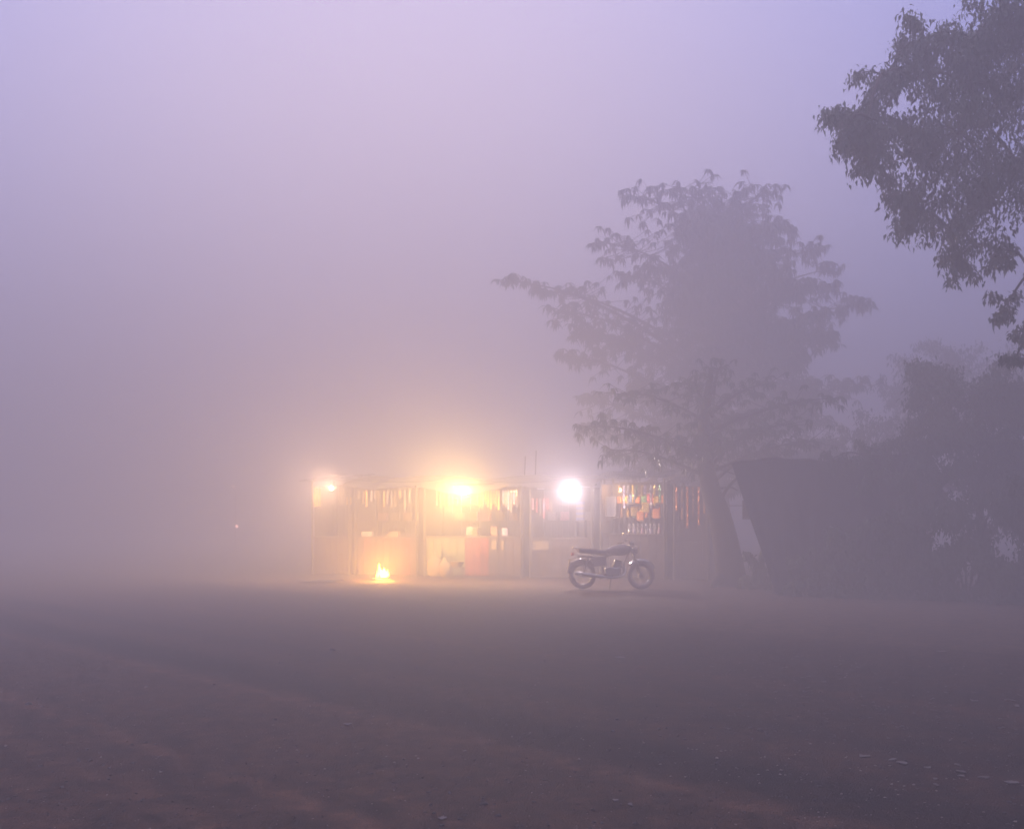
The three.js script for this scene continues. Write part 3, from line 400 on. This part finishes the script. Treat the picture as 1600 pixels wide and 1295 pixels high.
// ---------------------------------------------------------------- motorcycle, parked before the right stalls, front wheel to the right
{
  const t = thing('motorcycle', 'dark motorcycle parked side-on before the two right stalls', 'motorcycle', [2.18, 0.008, -25.2], 0.12); t.rotation.x = -0.09;
  const paint = new THREE.MeshPhysicalMaterial({ color: new THREE.Color().setRGB(0.3, 0.25, 0.22), roughness: 0.8, clearcoat: 0.8, clearcoatRoughness: 0.1 }), black = mat([0.27, 0.23, 0.21], 0.95), alloy = mat([0.3, 0.3, 0.31], 0.4, { metalness: 0.9 });
  for (const x of [-0.64, 0.66]) {
    const w = part('wheel', new THREE.CylinderGeometry(0.05, 0.05, 0.12, 16).rotateX(Math.PI / 2), alloy, t); w.position.set(x, 0.305, 0);
    part('tyre', new THREE.TorusGeometry(0.26, 0.046, 12, 40), M.rubber, w); part('rim', new THREE.TorusGeometry(0.215, 0.016, 8, 40), M.chrome, w);
    const sp = []; for (let k = 0; k < 28; k++) { const a = k * 6.283 / 28; sp.push(rod(V(Math.cos(a + 0.3) * 0.04, Math.sin(a + 0.3) * 0.04, k % 2 ? 0.045 : -0.045), V(Math.cos(a) * 0.212, Math.sin(a) * 0.212, 0), 0.002, 0.002, 4)); } part('spokes', merge(sp), M.chrome, w, 'stuff');
    const arc = new THREE.TorusGeometry(0.315, 0.055, 8, 24, x < 0 ? 2.3 : 1.9); arc.scale(1, 1, 0.9); arc.rotateZ(x < 0 ? 0.75 : 0.5); arc.translate(x, 0.305, 0); part('mudguard', arc, x < 0 ? paint : M.chrome, t);
  }
  part('frame', merge([tube([V(0.42, 0.84, 0), V(0.3, 0.6, 0), V(0.22, 0.32, 0.06), V(-0.1, 0.28, 0.07), V(-0.2, 0.45, 0.06), V(-0.22, 0.68, 0.04)], 0.02), tube([V(0.4, 0.86, 0), V(0.1, 0.78, 0), V(-0.25, 0.7, 0), V(-0.75, 0.72, 0)], 0.022), rod(V(-0.15, 0.33, 0.09), V(-0.64, 0.305, 0.09), 0.018), rod(V(-0.15, 0.33, -0.09), V(-0.64, 0.305, -0.09), 0.018), rod(V(-0.62, 0.36, 0.1), V(-0.52, 0.72, 0.1), 0.022), rod(V(-0.62, 0.36, -0.1), V(-0.52, 0.72, -0.1), 0.022)]), black, t);
  const tank = new THREE.SphereGeometry(1, 28, 18); { const p = tank.attributes.position; for (let i = 0; i < p.count; i++) { const x = p.getX(i); p.setXYZ(i, x * 0.29, p.getY(i) * (0.125 + 0.03 * x), p.getZ(i) * (0.115 + 0.035 * x)); } tank.computeVertexNormals(); tank.rotateZ(0.1).translate(0.16, 0.86, 0); }
  const tk = part('fuel_tank', tank, paint, t); part('filler_cap', new THREE.CylinderGeometry(0.03, 0.03, 0.02, 14).translate(0.2, 0.995, 0), M.chrome, tk);
  const seat = new RoundedBoxGeometry(0.66, 0.1, 0.24, 5, 0.045); { const p = seat.attributes.position; for (let i = 0; i < p.count; i++) { const x = p.getX(i) / 0.33; p.setY(i, p.getY(i) + (x < 0 ? 0.06 * x * x : 0)); p.setZ(i, p.getZ(i) * (x > 0.3 ? 1 - 0.5 * (x - 0.3) : 1)); } seat.computeVertexNormals(); seat.translate(-0.42, 0.8, 0); }
  part('seat', seat, black, t);
  for (const z of [-0.1, 0.1]) part('side_panel', new RoundedBoxGeometry(0.3, 0.2, 0.03, 3, 0.014).rotateZ(0.15).translate(-0.28, 0.6, z), paint, t);
  const en = part('engine', merge([new RoundedBoxGeometry(0.34, 0.2, 0.24, 3, 0.05).translate(0.02, 0.38, 0), new THREE.CylinderGeometry(0.085, 0.085, 0.26, 18).rotateX(Math.PI / 2).translate(-0.06, 0.38, 0)]), alloy, t);
  for (let k = 0; k < 6; k++) part('cooling_fin', new RoundedBoxGeometry(0.17, 0.012, 0.18, 1, 0.004).rotateZ(-0.25).translate(0.11 + 0.01 * k, 0.49 + k * 0.028, 0), alloy, en);
  part('exhaust', merge([tube([V(0.2, 0.52, -0.05), V(0.3, 0.44, 0.06), V(0.24, 0.3, 0.14), V(0, 0.25, 0.15), V(-0.2, 0.26, 0.16)], 0.02), new THREE.LatheGeometry([[0.02, 0], [0.04, 0.05], [0.046, 0.3], [0.04, 0.62], [0.026, 0.66], [0.001, 0.66]].map(([a, b]) => new THREE.Vector2(a, b)), 18).rotateZ(Math.PI / 2 - 0.12).translate(-0.18, 0.26, 0.16)]), M.chrome, t);
  part('fork', merge([rod(V(0.66, 0.305, 0.075), V(0.43, 0.92, 0.075), 0.022), rod(V(0.66, 0.305, -0.075), V(0.43, 0.92, -0.075), 0.022), box(0.06, 0.03, 0.2, 0.45, 0.88, 0, 0.01), box(0.06, 0.03, 0.2, 0.5, 0.74, 0, 0.01)]), M.chrome, t);
  const hb = part('handlebar', tube([V(0.24, 1.04, 0.36), V(0.34, 1.06, 0.24), V(0.42, 0.97, 0.08), V(0.42, 0.97, -0.08), V(0.34, 1.06, -0.24), V(0.24, 1.04, -0.36)], 0.012), M.chrome, t);
  for (const z of [-1, 1]) { part('grip', rod(V(0.31, 1.055, 0.26 * z), V(0.23, 1.037, 0.38 * z), 0.018), black, hb); const mi = part('mirror', new THREE.SphereGeometry(0.06, 16, 10).scale(0.3, 0.75, 1).translate(0.34, 1.24, 0.3 * z), M.chrome, t); part('mirror_stem', rod(V(0.34, 1.06, 0.24 * z), V(0.34, 1.22, 0.3 * z), 0.005), black, mi); }
  const hl = part('headlight', new THREE.LatheGeometry([[0.001, -0.1], [0.05, -0.09], [0.085, -0.03], [0.09, 0.02]].map(([a, b]) => new THREE.Vector2(a, b)), 24).rotateZ(-Math.PI / 2).translate(0.56, 0.86, 0), paint, t); part('lens', new THREE.SphereGeometry(0.088, 20, 8, 0, 6.283, 0, 0.6).rotateZ(-Math.PI / 2).scale(0.6, 1.75, 1.75).translate(0.53, 0.86, 0), M.chrome, hl);
  part('instrument', new THREE.CylinderGeometry(0.045, 0.045, 0.05, 18).rotateZ(-0.5).translate(0.46, 1.0, 0.05), M.chrome, t);
  part('tail_light', new RoundedBoxGeometry(0.06, 0.07, 0.12, 3, 0.02).translate(-0.86, 0.76, 0), G.red, t);
  part('grab_rail', tube([V(-0.6, 0.82, 0.13), V(-0.8, 0.9, 0.12), V(-0.86, 0.9, 0), V(-0.8, 0.9, -0.12), V(-0.6, 0.82, -0.13)], 0.01), M.chrome, t);
  part('number_plate', box(0.012, 0.1, 0.18, -0.93, 0.6, 0, 0.003), G.cream, t);
  part('kickstand', rod(V(-0.02, 0.28, 0.1), V(-0.1, -0.01, 0.27), 0.012), M.iron, t);
  part('footrest', rod(V(0.02, 0.3, -0.24), V(0.02, 0.3, 0.24), 0.012), M.rubber, t);
}

// ---------------------------------------------------------------- fire on the ground
{
  const t = thing('campfire', 'small bright yellow fire of sticks burning on the ground before the stalls', 'campfire', [-3.29, 0.01, -29.1]);
  const ash = new THREE.SphereGeometry(0.26, 20, 8, 0, 6.283, 0, 1.2).scale(1, 0.16, 0.9); part('ash_bed', ash, mat([0.06, 0.055, 0.05], 0.95), t);
  for (let k = 0; k < 6; k++) { const a = k * 1.05 + 0.3; part('stick', limbTube([V(Math.cos(a) * 0.3, 0.02, Math.sin(a) * 0.28), V(Math.cos(a) * 0.12, 0.06, Math.sin(a) * 0.12), V(Math.cos(a + 0.4) * 0.04, 0.12, Math.sin(a) * 0.04)], 0.022, 0.014, 7, 6), M.woodDark, t); }
  const fm = (c, e) => new THREE.MeshStandardMaterial({ color: 0x000000, emissive: new THREE.Color().setRGB(...c), emissiveIntensity: e });
  const flame = (h, r, x, z, lean) => { const g = new THREE.LatheGeometry([[0.001, 0], [0.55, 0.05], [0.95, 0.2], [1, 0.34], [0.72, 0.58], [0.36, 0.8], [0.12, 0.95], [0.001, 1]].map(([a, b]) => new THREE.Vector2(a * r, b * h)), 16), p = g.attributes.position; for (let i = 0; i < p.count; i++) { const y = p.getY(i) / h; p.setXYZ(i, p.getX(i) + lean * y * y + 0.012 * Math.sin(y * 9 + x * 40), p.getY(i), p.getZ(i) + 0.01 * Math.cos(y * 8 + z * 50)); } g.computeVertexNormals(); return g.translate(x, 0.06, z); };
  part('flame', flame(0.36, 0.062, -0.05, 0, -0.03), fm([1, 0.48, 0.05], 34), t); part('flame', flame(0.25, 0.07, 0.03, 0.05, 0.03), fm([1, 0.55, 0.08], 44), t); part('flame', flame(0.2, 0.06, 0.11, 0.02, 0.04), fm([1, 0.5, 0.06], 40), t); part('flame', flame(0.16, 0.04, -0.11, 0.04, -0.02), fm([1, 0.45, 0.05], 30), t);
  const l = new THREE.PointLight(new THREE.Color().setRGB(1, 0.46, 0.07), 90); l.position.set(0, 0.22, 0.03); l.castShadow = true; l.shadow.radius = 5; l.name = 'fire_light'; t.add(l);
}

// ---------------------------------------------------------------- shack and small things at the right
function drape(f, nx, ny, thick = 0.015) {
  const a = new THREE.PlaneGeometry(1, 1, nx, ny), p = a.attributes.position, v = V();
  for (let i = 0; i < p.count; i++) { f(p.getX(i) + 0.5, p.getY(i) + 0.5, v); p.setXYZ(i, v.x, v.y, v.z); }
  a.computeVertexNormals(); const b = a.clone(), n = a.attributes.normal, q = b.attributes.position;
  for (let i = 0; i < q.count; i++) q.setXYZ(i, q.getX(i) - n.getX(i) * thick, q.getY(i) - n.getY(i) * thick, q.getZ(i) - n.getZ(i) * thick);
  b.index.array.reverse(); b.computeVertexNormals(); return merge([a, b]);
}
{
  const t = thing('tarpaulin_shack', 'low dark shack closed with tarpaulins, its left edge slanting, right of the tall tree', 'shack', [6.4, 0, -23.6]);
  const x0 = -1.9, x1 = 2.1, top = (x) => 2.76 - 0.05 * Math.cos((x - 0.3) * 2.2) + 0.035 * x;
  for (let k = 0; k < 4; k++) part('tarpaulin', drape((u, v, o) => { const s = (k + u * 1.03) / 4, xt = x0 + (x1 - x0) * s, xb = xt + 0.85 * Math.pow(1 - s, 2); o.set(xt * v + xb * (1 - v), top(xt) * v + 0.02 * (1 - v), 0.3 * (1 - v) + 0.05 * Math.sin(s * 26 + v * 2) * (1 - v * 0.7) + 0.02 * Math.sin(s * 61) + k * 0.006 + 0.03 * Math.sin(v * 7 + k * 2) ); }, 26, 22), [M.tarpBlack, M.tarpBrown, M.tarpBlack, M.tarpBrown][k], t);
  part('roof_sheet', drape((u, v, o) => { const x = x0 - 0.06 + 1.1 * v * (1 - u) + (x1 - x0 + 0.2) * u; o.set(x, top(x) + 0.02 + 0.03 * Math.sin(Math.PI * v) - 0.25 * v - 0.05 * Math.sin(u * 12.5) * v + 0.015 * Math.sin(u * 37), 0.1 - 2.4 * v); }, 40, 12), M.tarpBlack, t);
  for (const [x, z] of [[-1.0, -0.12], [0.5, -0.12], [2.0, -0.12], [-0.4, -2.2], [2.0, -2.2]]) part('post', rod(V(x, 0, z), V(x, 2.62, z), 0.04), M.bamboo, t);
  part('side_wall', drape((u, v, o) => o.set(2.16, v * 2.7, -2.3 * u + 0.02 * Math.sin(u * 20)), 16, 6), M.tarpBlack, t);
  part('back_wall', drape((u, v, o) => o.set(-0.5 + 2.6 * u, v * 2.45, -2.36 + 0.03 * Math.sin(u * 30)), 20, 6), M.tarpBlack, t);
}
roundTree('creeper', 'dark creeper growing over the right half of the shack roof', 'plant', [7.9, -23.4], 2.3, 0.04, [[-1.35, 2.78, 0, 0.3], [-0.8, 2.85, 0.1, 0.36], [-0.2, 2.95, 0, 0.42], [0.4, 2.8, 0.2, 0.5], [0.1, 2.3, 0.5, 0.5], [-0.6, 2.35, 0.45, 0.4], [0.3, 1.6, 0.6, 0.5], [-0.3, 1.2, 0.6, 0.45]], 3200, 1.4, M.leaf);
{ const t = thing('hanging_board', 'small square board hanging in the pale gap between tall tree and shack', 'board', [5.22, 1.96, -25.4]);
  part('panel', box(0.25, 0.42, 0.03, 0, -0.21, 0, 0.004), M.woodDark, t); part('cord', rod(V(-0.42, -0.12, 0), V(-0.12, -0.12, 0), 0.008, 0.008, 5), M.rubber, t); part('cord', rod(V(0, 0, 0), V(0.04, 0.6, 0), 0.006, 0.006, 5), M.rubber, t); }
single('bamboo_pole', limbTube([V(0, 0, 0), V(0.015, 1.2, 0), V(-0.02, 2.5, 0)], 0.03, 0.022, 8, 8), M.bamboo, 'upright bamboo pole at the right end of the shack', 'pole', [7.85, 0, -22.3]);
function rag(w, h, seedling) { return drape((u, v, o) => { const e = 1 + 0.35 * Math.sin(u * 9 + seedling); o.set((u - 0.5) * w, (v - 0.5) * h * e + 0.3 * h * Math.sin(u * 6 + seedling), 0.03 * Math.sin(u * 11 + v * 5 + seedling)); }, 10, 6, 0.004); }
single('rag', rag(0.2, 0.07, 1), G.white, 'small pale rag caught on the tarpaulin of the shack', 'rag', [6.52, 1.34, -23.2]);
single('plastic_bag', rag(0.2, 0.09, 3), G.white, 'crumpled pale plastic bag caught beside the bamboo pole', 'plastic bag', [8.0, 1.3, -21.9]);
single('torn_leaf_sheet', rag(0.22, 0.12, 5), G.white, 'torn pale strip hanging in the dark bush right of the shack', 'torn sheet', [8.1, 2.1, -21.3]);
{ const t = thing('distant_light_pole', 'thin pole far off at the left carrying two tiny pinkish lights', 'light pole', [-14.45, 0, -60]);
  part('pole', rod(V(0, 0, 0), V(0, 3.1, 0), 0.025, 0.015), M.bamboo, t);
  for (const [x, y] of [[-0.09, 3.3], [0.1, 1.23]]) { part('bulb', new THREE.SphereGeometry(0.07, 14, 10).translate(x, y, 0.06), new THREE.MeshStandardMaterial({ color: 0xffffff, emissive: new THREE.Color().setRGB(1, 0.42, 0.36), emissiveIntensity: y < 2 ? 18 : 6 }), t);
    const l = new THREE.PointLight(new THREE.Color().setRGB(1, 0.6, 0.55), y < 2 ? 0.6 : 0.15); l.position.set(x, y, 0.06); l.castShadow = true; l.shadow.radius = 2; l.name = 'tiny_light'; t.add(l); } }

// ---------------------------------------------------------------- pale scraps on the road
const scraps = [[2.22, -7.25, 0.1], [2.37, -7.15, 0.06], [2.4, -7.06, 0.085], [2.51, -6.93, 0.05], [2.71, -7.0, 0.04], [2.66, -6.81, 0.045], [2.62, -6.69, 0.06], [2.73, -6.66, 0.06], [2.84, -6.53, 0.09], [2.44, -6.62, 0.03], [2.39, -6.48, 0.03], [4.88, -13.1, 0.13], [1.18, -12.5, 0.12], [3.83, -9.5, 0.1], [4.07, -9.26, 0.09], [1.55, -8.2, 0.06], [-0.35, -5.75, 0.05], [0.55, -6.1, 0.04], [0.62, -6.02, 0.03], [-1.2, -8.4, 0.05]];
const scrapMat = mat([0.26, 0.21, 0.19], 0.95, { map: mottleT });
scraps.forEach(([x, z, s], i) => {
  const sh = new THREE.Shape(), n = 7; for (let k = 0; k < n; k++) { const a = k / n * 6.283, r = s * 0.36 * (0.4 + 1.0 * hash(i, k, 5)); sh[k ? 'lineTo' : 'moveTo'](Math.cos(a) * r * 1.25, Math.sin(a) * r); }
  const g = new THREE.ExtrudeGeometry(sh, { depth: 0.003, bevelEnabled: true, bevelSize: 0.002, bevelThickness: 0.0015, bevelSegments: 1 }).rotateX(-Math.PI / 2), p = g.attributes.position;
  for (let k = 0; k < p.count; k++) p.setY(k, p.getY(k) + 0.012 * Math.abs(Math.sin(p.getX(k) * 45 + i)) * 0.6);
  g.computeVertexNormals();
  single('paper_scrap', g, scrapMat, i === 0 ? 'flat pale scrap at the far left end of the trail of scraps at lower right' : i === 2 ? 'brightest pale scrap in the trail of scraps at lower right' : i < 11 ? 'small pale scrap in the loose trail of scraps at lower right' : 'single small pale scrap lying apart on the dark road', 'scrap', [x, 0.013, z], rr(0, 6), i === 0 || i === 2 ? undefined : i < 11 ? 'trail of scraps at lower right' : 'lone scraps on the road');
});

// ---------------------------------------------------------------- finish
scene.traverse((o) => { if (o.isMesh) { o.castShadow = true; o.receiveShadow = true; } });
renderer.render(scene, camera);
